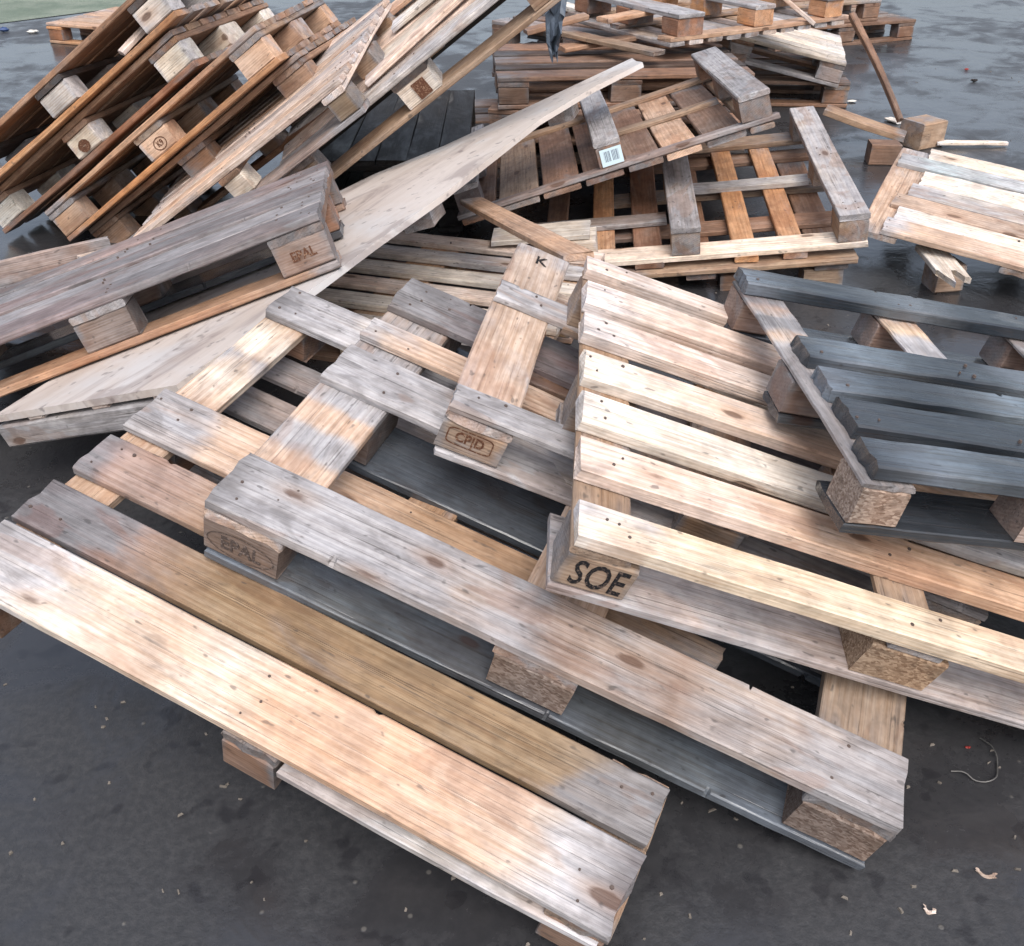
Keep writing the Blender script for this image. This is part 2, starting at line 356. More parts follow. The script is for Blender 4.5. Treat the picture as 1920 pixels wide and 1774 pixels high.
def pallet(M, s, label, L=1.2, W=.8, deck=(), st=(('tan', 0, .145), ('tan', .5275, .6725), ('tan', 1.055, 1.2)), by=((0, .1), (.3275, .4725), (.7, .8)), bx=None, bt='cblock', bmat=None,
           bottom=((0, .1, 'brown'), (.3275, .4725, 'brown'), (.7, .8, 'brown')), seed=1, seg=5, st_y=None, nail=True, btones=None, bmats=None, skip=(), dth=0.):
    """deck-up block pallet: deck boards along X, stringer boards along Y, blocks, bottom boards along X"""
    rng = random.Random(seed)
    root = bpy.data.objects.new('wooden_pallet', None); COL.objects.link(root); root.matrix_world = M; root.empty_display_size = .1
    tag(root, label, 'pallet', GROUP)
    root['_'] = 0; del root['_']
    R = dict(root=root, deck=[], st=[], block={}, bottom=[])
    for d in deck:
        y0, y1, t = d[:3]; x0, x1 = (d[3], d[4]) if len(d) > 4 else (0, L); kw = d[5] if len(d) > 5 else {}
        R['deck'].append(piece(root, 'deck_board', s, (x0, x1, y0, y1, .122-dth, .144), 'x', t, rng, seg=seg, **kw))
    sy = st_y or (0, W)
    for t, a, b, *kw in st:
        kw = [dict(kw[0])] if kw else [{}]; yr = kw[0].pop('yr', sy)
        R['st'].append(piece(root, 'stringer_board', s, (a, b, yr[0]+.002, yr[1]-.002, .1, .122-dth), 'y', t, rng, seg=seg, **(kw[0] if kw else {})))
    bx = bx or [(q[1], q[2]) for q in st]
    for i, (a, b) in enumerate(bx):
        for j, (p, q) in enumerate(by):
            if (i, j) in skip: continue
            t = (btones or {}).get((i, j), bt); m = (bmats or {}).get((i, j), bmat)
            R['block'][i, j] = piece(root, 'block', s, (a+.003, b-.003, p+.003, q-.003, .022, .1), 'x', t, rng, mat=m)
    for d in bottom:
        y0, y1, t = d[:3]; x0, x1 = (d[3], d[4]) if len(d) > 4 else (0, L)
        R['bottom'].append(piece(root, 'bottom_board', s, (x0, x1, y0, y1, 0, .022), 'x', t, rng, seg=seg))
    if nail and deck:
        pts = []
        for d in deck:
            y0, y1 = d[:2]; x0, x1 = (d[3], d[4]) if len(d) > 4 else (0, L)
            for _, a, b, *_k in st:
                for fx in (.28, .72):
                    for fy in ((.3, .7) if y1-y0 < .11 else (.2, .5, .8)):
                        x = a+(b-a)*fx+rng.uniform(-.018, .018)
                        if x0+.01 < x < x1-.01 and rng.random() < .5: pts.append((x, y0+(y1-y0)*fy+rng.uniform(-.008, .008), .144))
        nails(root, s, pts, rng)
    return R

def stamp(block, s, me, mat, face, off=(0, 0), rot=0., name='stamp'):
    """flat print lying on a side face of a block (face: 'front' = -Y side of the pallet)"""
    bb = [Vector(v) for v in block.bound_box]; y = min(v.y for v in bb)-.0008
    M = Matrix.Translation((off[0]*s, y, off[1]*s)) @ Matrix.Rotation(math.pi/2, 4, 'X') @ Matrix.Rotation(rot, 4, 'Z')
    return put(name, me, mat, block, M)

DENS = lambda t, n=7, W=.8, g=.012: tuple((i*W/n, (i+1)*W/n-g, t[i % len(t)]) for i in range(n))
EURD = lambda t: tuple((a, b, c) for (a, b), c in zip(((0, .145), (.186, .286), (.3275, .4725), (.514, .614), (.655, .8)), t))

# ------------------------------------------------------------------ setting
def sheet(name, pts, z, mat, kind='structure'):
    me = bpy.data.meshes.new(name); me.from_pydata([(x, y, z) for x, y in pts], [], [tuple(range(len(pts)))]); me.update()
    return tag(put(name, me, mat), None, None, None, kind)
g = sheet('ground', [(-400, -400), (400, -400), (400, 400), (-400, 400)], 0, ASPH)
g['label'] = 'dark wet asphalt yard under the heap of pallets'; g['category'] = 'ground'

# ------------------------------------------------------------------ front pallets
def P(O, ax): return fr_ax(O, ax)
# front tan pallet
p1 = pallet(P((-.982, 1.312, .262), ((.889, -.403, -.216), (.433, .894, .117))), 1.025, 'nearest pallet, broad cream front board over bare asphalt, two deck boards missing', W=1.0,
    deck=((0, .138, 'cream', 0, 1.2, dict(end=.006, stops=((0, 'gray'), (.08, 'lgray'), (.2, 'white'), (.32, 'cream'), (.4, 'white'), (.5, 'csalmon'), (.7, 'csalmon'), (.82, 'cream'), (.9, 'lgray'), (.95, 'white'), (1, 'purple')))), (.152, .255, 'olive', 0, 1.2, dict(stops=((0, 'purple'), (.1, 'purple'), (.18, 'ptan'), (.3, 'olive'), (.6, 'olive'), (.88, 'olive'), (1, 'dgray')))),
    (.296, .402, 'tan', 0, .47, dict(stops=((0, 'purple'), (.16, 'ptan'), (.4, 'ptan'), (.7, 'tan'), (1, 'tan')))), (.43, .558, 'cream', 0, 1.2, dict(stops=((0, 'gray'), (.07, 'graywarm'), (.15, 'cream'), (.35, 'cream'), (.5, 'tan'), (1, 'tan')))), (.887, 1.0, 'gray', 0, 1.2, dict(stops=((0, 'dgray'), (.08, 'gray'), (.2, 'lgray'), (.5, 'gray'), (1, 'gray'))))),
    st=(('cream', 0, .1, dict(stops=((0, 'tan'), (.58, 'cream'), (.7, 'white'), (.72, 'graywarm'), (.76, 'graywarm'), (.77, 'white'), (.87, 'white'), (.89, 'tan'), (1, 'tan')))), ('tan', .55, .65), ('tan', 1.1, 1.2, dict(yr=(0, .27)))), by=((0, .1), (.45, .55), (.9, 1.0)), bt='brown', skip=((2, 1), (2, 2)),
    bottom=((.45, .55, 'pinkgray'), (.68, .77, 'pinkgray'), (.82, .9, 'pinkgray')), seed=11, seg=12)
piece(p1['root'], 'lead_board', 1.025, (.655, 1.19, -.002, .03, .08, .0985), 'x', 'lgray', random.Random(4), seg=6)
# grey pallet on top of it
p2 = pallet(P((-.549, 1.368, .369), ((.903, -.318, -.290), (.356, .930, .088))), 1.025, 'weathered grey pallet lying on the nearest one, long grey front board and stamped corner block',
    deck=((0, .134, 'pgray', 0, 1.2, dict(stops=((0, 'dgray'), (.06, 'gray'), (.22, 'gray'), (.36, 'pwarm'), (.46, 'pgray'), (.52, 'pbrown'), (.6, 'pwarm'), (.68, 'pbrown'), (.75, 'pwarm'), (.9, 'pwarm'), (1, 'pgray')))), (.392, .512, 'gray', 0, 1.2, dict(stops=((0, 'gray'), (.15, 'gray'), (.25, 'lgray'), (1, 'graywarm')))), (.551, .619, 'cream', 0, 1.2, dict(stops=((0, 'lgray'), (.06, 'cream'), (.3, 'cream'), (1, 'cream')))), (.68, .8, 'purple', 0, 1.2, dict(stops=((0, 'dgray'), (.08, 'dgray'), (.14, 'purple'), (1, 'purple'))))),
    st=(('cream', 0, .145, dict(stops=((0, 'cream'), (.24, 'cream'), (.27, 'gray'), (.33, 'gray'), (.35, 'cream'), (.42, 'cream'), (.45, 'gray'), (.5, 'gray'), (1, 'tan')))), ('cream', .5275, .6725), ('tan', 1.055, 1.2)), bt='pblock',
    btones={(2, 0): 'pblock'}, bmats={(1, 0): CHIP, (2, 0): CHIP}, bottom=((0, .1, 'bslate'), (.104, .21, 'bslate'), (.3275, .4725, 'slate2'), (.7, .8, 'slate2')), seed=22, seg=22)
b = p2['block'][0, 0]
stamp(b, 1.025, text_mesh('EPAL', .043), GREYINK, 'front', (0, -.004)); stamp(b, 1.025, ring_mesh(.066, .029, .0022), GREYINK, 'front', (0, -.003), name='stamp_ring')
# small pallet between the grey one and the bright one
p6 = pallet(P((-.153, 1.554, .458), ((.926, -.156, -.345), (.194, .978, .078))), .896, 'half stripped pallet wedged under the bright slatted one, pale bare stringer and boxed burnt stamp',
    deck=((0, .081, 'gray'), (.461, .544, 'lgray')), st=(('cream', 0, .145), ('tan', .5275, .6725), ('tan', 1.055, 1.2)), bt='tan', btones={(0, 1): 'redbrown'},
    by=((0, .11), (.36, .47), (.69, .8)), bottom=((0, .1, 'lgray'), (.36, .47, 'brown'), (.7, .8, 'cream')), seed=33, seg=14)
b = p6['block'][0, 0]
stamp(b, .896, ring_mesh(.045, .02, .0025, 32, .35), BURN, 'front', (-.004, .008), name='stamp_ring'); stamp(b, .896, text_mesh('CP|D', .03), BURN, 'front', (-.004, .008))
so_ = p6['st'][0]
put('stamp', text_mesh('K', .05), INK, so_, Matrix.Translation((.30, .0, .0105)) @ Matrix.Rotation(-math.pi/2, 4, 'Z'))
# bright slatted pallet with SOE
p4 = pallet(P((.050, 1.203, .421), ((.937, -.024, -.349), (.079, .986, .146))), 1.013, 'bright new pallet with seven pale slats and black SOE on its corner block',
    deck=((0, .075, 'yellow', 0, 1.2, dict(stops=((0, 'white'), (.2, 'yellow'), (.55, 'yellow'), (.6, 'csalmon'), (.7, 'yellow'), (1, 'yellow')))), (.146, .23, 'salmon', 0, 1.2, dict(stops=((0, 'pinkw'), (.2, 'pinkw'), (.4, 'csalmon'), (.7, 'salmon'), (1, 'salmon')))), (.268, .352, 'white', 0, 1.2, dict(stops=((0, 'white'), (.3, 'white'), (.45, 'lgray'), (.6, 'lgray'), (1, 'white')))), (.398, .48, 'pinkw', 0, 1.2, dict(stops=((0, 'white'), (.3, 'pinkw'), (.6, 'csalmon'), (1, 'salmon')))), (.527, .599, 'pinkw'), (.635, .717, 'pinkw'), (.763, .812, 'pinkw')),
    st=(('tan', 0, .1), ('tan', .55, .65), ('tan', 1.1, 1.2)), by=((0, .1), (.36, .46), (.71, .81)), W=.81, dth=.008, bx=((0, .125), (.5275, .6725), (1.075, 1.2)), bt='tan', bmats={(1, 0): CHIP},
    bottom=((0, .16, 'pinkgray2'), (.36, .46, 'tan'), (.71, .81, 'tan')), seed=44, seg=9)
stamp(p4['block'][0, 0], 1.013, text_mesh('SOE', .078, .66), INK, 'front', (.004, -.002))
# dark wet pallet on top of it
p5 = pallet(P((.519, 1.251, .496), ((.971, .102, -.218), (-.094, .995, .045))), .908, 'dark blue-black wet pallet lying on the bright slatted one', L=1.15,
    deck=tuple((y0, y1, 'slate', x0, 1.15, dict(stops=tuple((i/8, 'wetpale' if random.Random(k*9+i).random() < .38 else 'slate') for i in range(9)))) for k, (y0, y1, x0) in enumerate(((.01, .105, .02), (.135, .235, .03), (.262, .352, .028), (.392, .484, .03), (.712, .8, 0)))), dth=.01,
    st=(('pbrown', 0, .1, dict(stops=((0, 'pbrown'), (.55, 'pgray'), (.62, 'lgray'), (.68, 'cream'), (.72, 'dgray'), (.77, 'dgray'), (.8, 'cream'), (.9, 'purple'), (1, 'slate2')))), ('cream', .345, .445, dict(stops=((0, 'dgray'), (.58, 'dgray'), (.65, 'cream'), (.7, 'gray'), (.76, 'gray'), (.8, 'yellow'), (.88, 'cream'), (1, 'dgray')))), ('dgray', .7, .8), ('dgray', 1.05, 1.15)), by=((0, .1), (.35, .45), (.7, .8)), bt='ptan', bmats={(0, 0): CHIP}, btones={(0, 0): 'pbrown'},
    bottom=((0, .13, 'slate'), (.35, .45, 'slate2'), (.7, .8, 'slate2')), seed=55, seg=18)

# ------------------------------------------------------------------ left: grey pallet on the long plywood board
AX9 = ((.938, .163, .305), (-.129, .983, -.128)); O9 = (-1.589, 2.196, .113)
p9 = pallet(P(O9, AX9), 1.026, 'silver-grey weathered pallet lying on the long plywood board, stamped end block', deck=tuple((a, b, ('p9a', 'p9b', 'p9a', 'p9b', 'p9a')[i]) for i, (a, b) in enumerate(((0, .145), (.155, .3), (.325, .47), (.49, .63), (.655, .8)))),
    st=(('brown', 0, .145), ('graywarm', .5275, .6725), ('brown', 1.055, 1.2)), bt='pblock', btones={(2, 0): 'ptan', (0, 0): 'brown', (2, 1): 'redbrown', (2, 2): 'brown'}, bottom=((0, .1, 'warmbrown'), (.3275, .4725, 'slate2'), (.7, .8, 'brown')), seed=66, seg=12)
stamp(p9['block'][2, 0], 1.026, text_mesh('EPAL', .036), BURN, 'front', (0, .002))
n9 = P(O9, AX9).to_3x3() @ Vector((0, 0, 1)); o9 = Vector(O9)-n9*.006
near = [(330, 722), (464, 628), (598, 533), (700, 457), (830, 365), (1010, 225), (1110, 165), (1205, 117)]
far = [(-14, 781), (130, 690), (330, 520), (560, 400), (700, 325), (830, 268), (1000, 190), (1185, 108)]
def board_sheet():
    root = bpy.data.objects.new('plywood_board', None); COL.objects.link(root)
    A = [atpl(u, v, o9, n9) for u, v in near]; B = [atpl(u, v, o9, n9) for u, v in far]
    xd = (A[-1]-A[0]).normalized(); root.matrix_world = frame(A[0]-n9*.1, xd, n9.cross(xd)); inv = root.matrix_world.inverted()
    vs, fs = [], []; k = 6; th = .018
    for i in range(len(A)):
        for j in range(k+1):
            p = A[i].lerp(B[i], j/k); d = .012*math.sin(i*.9+j*.5)*(j/k)
            vs.append(inv @ (p-n9*(d if i > 2 else 0)))
    nn = len(vs); dn = inv.to_3x3() @ (n9*th)
    vs += [v-dn for v in vs]; r = k+1
    for i in range(len(A)-1):
        for j in range(k):
            a = i*r+j; fs.append((a, a+r, a+r+1, a+1)); fs.append((nn+a, nn+a+1, nn+a+r+1, nn+a+r))
        a = i*r; fs.append((a, nn+a, nn+a+r, a+r)); a = i*r+k; fs.append((a, a+r, nn+a+r, nn+a))
    e = (len(A)-1)*r
    for j in range(k): fs.append((j, j+1, nn+j+1, nn+j)); fs.append((e+j, nn+e+j, nn+e+j+1, e+j+1))
    me = bpy.data.meshes.new('panel'); me.from_pydata(vs, [], fs); me.update()
    put('panel', me, PLY, root)
    # beam under the short front edge, spacers and the blocks under the long edge
    rng = random.Random(5)
    fd = (B[0]-A[0]); ln = fd.length; f0 = inv @ A[0]; f1 = inv @ B[0]; dv = (f1-f0).normalized(); ang = math.atan2(dv.y, dv.x)
    def local_piece(name, mid, l, w, t, z, tone, ang, mat=None, end=.003):
        me = plank_mesh(l, w, t, 5 if l > .3 else 2, rng, .001, .004, end)
        o = put(name, me, mat or WOOD, root, Matrix.Translation((mid.x, mid.y, z)) @ Matrix.Rotation(ang, 4, 'Z'), tone_of(tone, rng)); return o
    ztop = f0.z-th
    nrm = Vector((-dv.y, dv.x, 0)); nrm = nrm if nrm.x > 0 else -nrm
    local_piece('front_beam', f0.lerp(f1, .5)+nrm*.02, ln+.02, .045, .062, ztop-.012-.031, 'gray', ang)
    for q in (.1, .42, .78): local_piece('spacer', f0.lerp(f1, q)+nrm*.025, .05, .04, .0115, ztop-.006, 'pinkw', ang)
    for (u, v) in ((800, 398), (1062, 205)):
        m = inv @ atpl(u, v, o9-n9*(th+.04), n9); an = math.atan2((inv @ A[4]-inv @ A[3]).y, (inv @ A[4]-inv @ A[3]).x)
        local_piece('block', m+Vector((0, .02, 0)), .12, .1, .075, ztop-.0385, 'lgray', an+.3)
    tag(root, 'long warped plywood board running from the left edge up under the grey pallet', 'plywood board'); return root
board_sheet()

# ------------------------------------------------------------------ leaning stack upper left
LEAN = 'leaning stack at the upper left'
dk = ('warmbrown', 'tan', 'warmbrown', 'xb', 'warmbrown'); bb_ = ((0, .1, 'orange'), (.13, .23, 'xb'), (.27, .37, 'warmbrown'), (.41, .52, 'xb'), (.56, .66, 'warmbrown'), (.7, .8, 'xb'))
x1 = pallet(P((-1.758, 3.802, .038), ((.806, -.104, .583), (.133, .991, -.008))), .99, 'brown pallet of the leaning stack whose middle block bears a round burnt stamp', deck=DENS(dk), st=(('tan', 0, .145), ('tan', .5275, .6725), ('tan', 1.055, 1.2)), bt='salmon', bottom=bb_, seed=71)
stamp(x1['block'][1, 0], .99, ring_mesh(.03, .024, .004), BURN, 'front', (.01, -.004), name='stamp_ring'); stamp(x1['block'][1, 0], .99, text_mesh('K9', .03), BURN, 'front', (.01, -.004))
zb = P((-1.758, 3.802, .038), ((.806, -.104, .583), (.133, .991, -.008))) @ Matrix.Translation((.03, .1, -.146))
pallet(zb, .99, 'shadowed brown pallet squeezed beneath the stamped one in the leaning stack', deck=DENS(('warmbrown', 'xb', 'tan')), st=(('xb', 0, .145), ('xb', .5275, .6725), ('xb', 1.055, 1.2)), bt='xb', bottom=((0, .1, 'graywarm'), (.15, .3, 'xb'), (.3275, .4725, 'xb'), (.52, .65, 'xb'), (.7, .8, 'xb')), seed=79)
x2 = pallet(P((-2.081, 3.944, .020), ((.804, -.165, .571), (.207, .978, -.009))), 1.0, 'leaning brown pallet with white painted blocks, second from the top of the stack', deck=DENS(dk), bt='cbwhite', bottom=((0, .1, 'redbrown'),)+bb_[1:], st=(('xb', 0, .145), ('xb', .5275, .6725), ('xb', 1.055, 1.2)), seed=72)
knot = put('burnt_knot', ring_mesh(.03, .024, .022, 10), BURN, x2['block'][1, 0], Matrix.Translation((-.005, -.0505, -.01)) @ Matrix.Rotation(math.pi/2, 4, 'X'))
x3 = pallet(P((-2.120, 3.850, .192), ((.815, -.10, .571), (.207, .978, -.009))), .998, 'topmost pallet of the leaning stack, dark brown with orange bottom board', deck=DENS(('xb', 'warmbrown', 'xb')), bt='lgray', bottom=((0, .1, 'orange'),)+bb_[1:], st=(('dark', 0, .145), ('dark', .5275, .6725), ('dark', 1.055, 1.2)), seed=73)
x4 = pallet(P((-1.363, 3.544, .0), ((.799, -.187, .572), (.110, .980, .166))), .932, 'leaning pallet showing its pinkish striped deck below the brown stack', deck=tuple((i*.0965, i*.0965+.075, ('pinkw', 'csalmon', 'pinkw', 'pinkgray2')[i % 4]) for i in range(9)), W=.85, by=((0, .1), (.37, .48), (.75, .85)),
    st=(('pinkw', 0, .1), ('xb', .55, .65), ('pinkw', 1.1, 1.2)), bt='tan', btones={(1, 0): 'cbwhite', (2, 0): 'olive'}, bottom=((0, .1, 'pinkgray'), (.37, .48, 'xb'), (.75, .85, 'xb')), seed=74)
x5 = pallet(P((-.747, 3.561, .268), ((.797, -.101, .596), (-.03, .975, .19))), 1.008, 'lowest pallet of the leaning stack, pale deck and white middle block with dark stamp', deck=tuple((a, b, t) for (a, b), t in zip(((0, .1), (.115, .22), (.235, .36), (.375, .5), (.515, .65), (.665, .8)), ('lgray', 'pinkw', 'white', 'pinkw', 'white', 'csalmon'))),
    st=(('warmbrown', 0, .145), ('dark', .5275, .6725), ('warmbrown', 1.055, 1.2)), bt='tan', btones={(1, 0): 'white'}, bottom=((0, .1, 'tan'), (.36, .47, 'shadeblack'), (.7, .8, 'shadeblack')), seed=75)  # rear bottom boards blackened: painted shade beneath the pallet
me = plank_mesh(.05, .06, .0012, 1, RNG, 0, .0003, .001); put('stamp', me, BURN, x5['block'][1, 0], Matrix.Translation((.012, -.0508, 0)) @ Matrix.Rotation(math.pi/2, 4, 'X'))

# ------------------------------------------------------------------ upside-down pallets, centre right
def pieces_pallet(M, s, label, lst, seed, seg=5, nail=()):
    rng = random.Random(seed); root = bpy.data.objects.new('wooden_pallet', None); COL.objects.link(root); root.matrix_world = M
    tag(root, label, 'pallet', GROUP); out = []
    for k, box, ax, t, *kw in lst: out.append(piece(root, k, s, box, ax, t, rng, seg=seg, **(kw[0] if kw else {})))
    if nail: nails(root, s, nail, rng)
    return root, out
def flipped(W, runners, lr, slats, blk, rz=(.122, .144)):
    L_ = []
    for x0, x1, t, y0, y1 in slats: L_.append(('deck_board', (x0, x1, y0, y1, 0, .022), 'y', t))
    for y0, y1, t, x0, x1 in lr: L_.append(('stringer_board', (x0, x1, y0, y1, .022, .044), 'x', t))
    for i, (x0, x1, t) in enumerate(runners):
        for y0, y1 in ((0, .13), (W/2-.06, W/2+.06), (W-.13, W)): L_.append(('block', (x0+.002, x1-.002, y0+.002, y1-.002, .044, .122), 'y', blk[i]))
        L_.append(('runner_board', (x0, x1, 0, W, .122, .144), 'y', t))
    return L_
A12 = ((.991, -.085, .106), (.078, .995, .070)); O12 = (.010, 3.409, .026)
n12 = [(x+dx, y, .144) for x in (.55, 1.1) for dx in (.03, .07) for y in (.05, .1, .55, .62, 1.05)]
pieces_pallet(P(O12, A12), 1.044, 'upturned pallet with white front board and orange slats seen through it',
    [('block', (.13, .3, 0, .12, .044, .122), 'x', 'white'), ('runner_board', (-.06, .28, .01, .13, .122, .144), 'x', 'white')]+flipped(1.1, ((.55, .65, 'graywarm'), (1.1, 1.2, 'lgray')), ((0, .1, 'white', 0, 1.2), (.56, .63, 'lgray', .665, 1.1), (.3, .38, 'graywarm', .0, .55), (1.0, 1.1, 'tan', 0, 1.2)),
    ((.28, .36, 'orange', 0, 1.1), (.43, .53, 'redbrown', 0, 1.1), (.765, .845, 'orange', 0, 1.1), (.925, 1.005, 'orange', 0, 1.1), (.1, .18, 'brown', 0, 1.1)), ('tan', 'tan')), 81, 7, n12)
# crushed pallet beneath its right end
Mz = P(O12, A12); Mz = Mz @ Matrix.Translation((0, -.02, -.1545))
pieces_pallet(Mz, 1.044, 'low brown pallet crushed beneath the upturned orange-slatted one', [('deck_board', (.36, 1.17, .0, .11, .122, .144), 'x', 'tan'), ('deck_board', (.36, 1.17, .3, .4, .122, .144), 'x', 'brown'), ('deck_board', (.3, 1.17, .62, .72, .122, .144), 'x', 'tan'), ('deck_board', (.3, 1.17, .95, 1.05, .122, .144), 'x', 'brown'),
    ('stringer_board', (1.03, 1.14, .01, 1.05, .1, .122), 'y', 'brown'), ('stringer_board', (.6, .7, .01, 1.05, .1, .122), 'y', 'brown'),
    ('block', (1.0, 1.13, .02, .12, .02, .1), 'x', 'tan'), ('block', (1.0, 1.13, .5, .6, .02, .1), 'x', 'brown'), ('block', (.72, .86, .02, .12, .04, .1), 'x', 'brown'), ('bottom_board', (.95, 1.13, .0, .12, -.002, .02), 'x', 'brown')], 82)
A11 = ((.955, .013, .296), (.003, .999, -.054)); O11 = (-.174, 3.598, .164)
sl = []; xx = .0; r_ = random.Random(3)
while xx < 1.12:
    w_ = r_.choice((.13, .145, .16)); sl.append((xx, min(xx+w_, 1.2), r_.choice(('tan', 'tan', 'graywarm', 'salmon', 'brown')), 0, 1.05)); xx += w_+.018
L11 = flipped(1.05, ((0, .1, 'gray'), (.55, .65, 'gray'), (1.085, 1.2, 'gray')), ((0, .045, 'pinkgray', -.01, 1.22), (.5, .56, 'tan', .655, 1.085), (.98, 1.05, 'tan', 0, 1.2)), sl, ('purple', 'brown', 'brown'))
root11, out11 = pieces_pallet(P(O11, A11), .984, 'upturned pallet with a barcode label on its middle runner', L11, 83, 6)
blk = [o for o in out11 if o.name.startswith('block')][3]
lab = put('barcode_label', plank_mesh(.08, .062, .0012, 1, RNG, 0, .0003, .0005), LABEL, blk, Matrix.Translation((-.0665, -.004, -.002)) @ Matrix.Rotation(-math.pi/2, 4, 'Z') @ Matrix.Rotation(math.pi/2, 4, 'X'))

# low pallet in the middle under everything
D7 = Vector((.93, -.30, 0)); c7 = atz(655, 520, .144)
p7 = pallet(frame(c7-D7.normalized()*.42-Vector((.3, .93, 0)).normalized()*.33-Vector((0, 0, .144)), D7, (.3, .93, 0)), 1.0, 'low pale pallet lying flat in the shadow beneath the plywood board', deck=((0, .085, 'lgray'), (.135, .22, 'white'), (.275, .36, 'pinkw'), (.415, .5, 'white'), (.565, .65, 'lgray'), (.715, .8, 'pinkw')), bottom=((0, .1, 'brown'), (.3275, .4725, 'brown'), (.7, .8, 'brown')), seed=91)

# ------------------------------------------------------------------ right: light pallet on debris
fl = atz(1653, 430, .2); rl = atz(1716, 264, .3); fx = atz(1920, 502, .14)
M14 = frame(fl, fx-fl, rl-fl); M14 = M14 @ Matrix.Translation((0, 0, -.144))
p14 = pallet(M14, 1.0, 'pale slatted pallet at the right edge, propped on a block', L=.9, W=.82, deck=((0, .115, 'cream', .0, .9), (.118, .225, 'white', .02, .9), (.23, .335, 'csalmon', -.01, .9), (.34, .45, 'lgray', .03, .9), (.455, .59, 'white', .05, .9), (.61, .71, 'paleblue', -.06, .9), (.72, .82, 'white', .04, .9)),
    st=(('cream', -.075, .06), ('tan', .42, .52)), by=((0, .1), (.33, .43), (.72, .82)), bx=((-.04, .06), (.42, .52)), bt='tan', skip=((0, 0), (1, 0), (1, 1)), bottom=((.72, .82, 'brown', -.05, .2),), seed=95, seg=12)

# ------------------------------------------------------------------ far heap at the top
t2fr = Vector((1.913, 5.92, .262)); xd = Vector((.57, -.13, -.12)).normalized()
M2 = frame(t2fr-xd*1.2, xd, (.22, .75, 0)) @ Matrix.Translation((0, 0, -.144))
pallet(M2, 1.0, 'white-boarded pallet with narrow gaps, sloping in the far heap', deck=tuple((i*.115, i*.115+.1, 'white') for i in range(7)), bt='pinkgray', bottom=((0, .1, 'graywarm'), (.35, .45, 'brown'), (.7, .8, 'brown')), st=(('brown', 0, .145), ('brown', .5275, .6725), ('brown', 1.055, 1.2)), seed=101, seg=3)
M3 = frame((.78, 6.1, 0), (1., -.1, 0), (.1, 1, 0))
pallet(M3, 1.0, 'dark pallet flat on the asphalt at the bottom of the far heap', deck=EURD(('brown', 'dark', 'brown', 'dark', 'brown')), bt='brown', seed=102, seg=3)
xT = Vector((1.04, .61, 0)).normalized(); yT = Vector((-.5, .86, 0))
M1 = frame((.78, 5.11, .5), xT, yT)
pieces_pallet(M1, 1.0, 'upturned pallet on top of the far heap, orange blocks under grey runners', flipped(.9, ((.04, .2, 'gray'), (.53, .66, 'gray'), (1.02, 1.15, 'brown')), ((0, .1, 'salmon', 0, 1.2), (.42, .5, 'tan', 0, 1.2), (.82, .9, 'tan', 0, 1.2)),
    tuple((i*.12, i*.12+.09, ('graywarm', 'pinkw', 'tan', 'lgray')[i % 4], 0, .9) for i in range(10)), ('redbrown', 'orange', 'orange')), 103, 3)
rf = Vector((3.053, 8.014, 0)); x4d = Vector((.5, .18, 0)).normalized()
pallet(frame(rf-x4d*1.2, x4d, (-.18, .5, 0)), 1.0, 'farthest pallet on the right, flat on the asphalt with open dark end', deck=EURD(('brown', 'tan', 'brown', 'tan', 'brown')), bt='brown', st=(('brown', 0, .145), ('brown', .5275, .6725), ('brown', 1.055, 1.2)), seed=104, seg=3)
pallet(frame(rf-x4d*1.55+Vector((.02, .05, .1465)), x4d, (-.18, .5, 0)), 1.0, 'pallet stacked on the farthest one at the right', deck=EURD(('tan', 'brown', 'tan', 'brown', 'tan')), bt='brown', st=(('brown', 0, .145), ('brown', .5275, .6725), ('brown', 1.055, 1.2)), seed=105, seg=3)
x5d = Vector((.7, -.6, 0)).normalized(); y5d = Vector((.6, .7, 0))
for k, (lab_, dz, tones) in enumerate((('dark pallet flat on the asphalt behind the plywood board tip', 0, ('dark', 'brown', 'dark', 'brown', 'dark')), ('brown pallet stacked behind the plywood board tip', .1465, ('brown', 'dark', 'brown', 'pinkgray', 'brown')), ('dark brown pallet with grey front edge, uppermost behind the plywood board tip', .293, ('pinkgray', 'brown', 'dark', 'brown', 'dark')))):
    pallet(frame(Vector((.02-.06*k, 6.2+.05*k, dz)), x5d, y5d), 1.0, lab_, deck=EURD(tones), bt='brown', st=(('brown', 0, .145), ('brown', .5275, .6725), ('brown', 1.055, 1.2)), bottom=((0, .1, 'brown'), (.3275, .4725, 'dark'), (.7, .8, 'dark')), seed=106+k, seg=3)
for k in range(2):  # added filler pallets, their black colour paints the shade of the enclosed gap
    pallet(frame(Vector((-.2+.03*k, 3.98+.03*k, .1465*k)), Vector((0, 1, 0)), (-1, 0, 0)), 1.0, ('added pallet coloured shade-black, flat on the asphalt in the gap left of the barcode pallet', 'upper added pallet coloured shade-black, in the gap left of the barcode pallet')[k], W=.75,
        deck=DENS(('shadeblack', 'gapshade'), 6, .75, .003), bt='shadeblack', by=((0, .1), (.33, .43), (.65, .75)), st=(('gapshade', 0, .145), ('gapshade', .5275, .6725), ('gapshade', 1.055, 1.2)), bottom=((0, .1, 'gapshade'), (.33, .43, 'gapshade'), (.65, .75, 'gapshade')), seed=130+k, seg=3, nail=False)
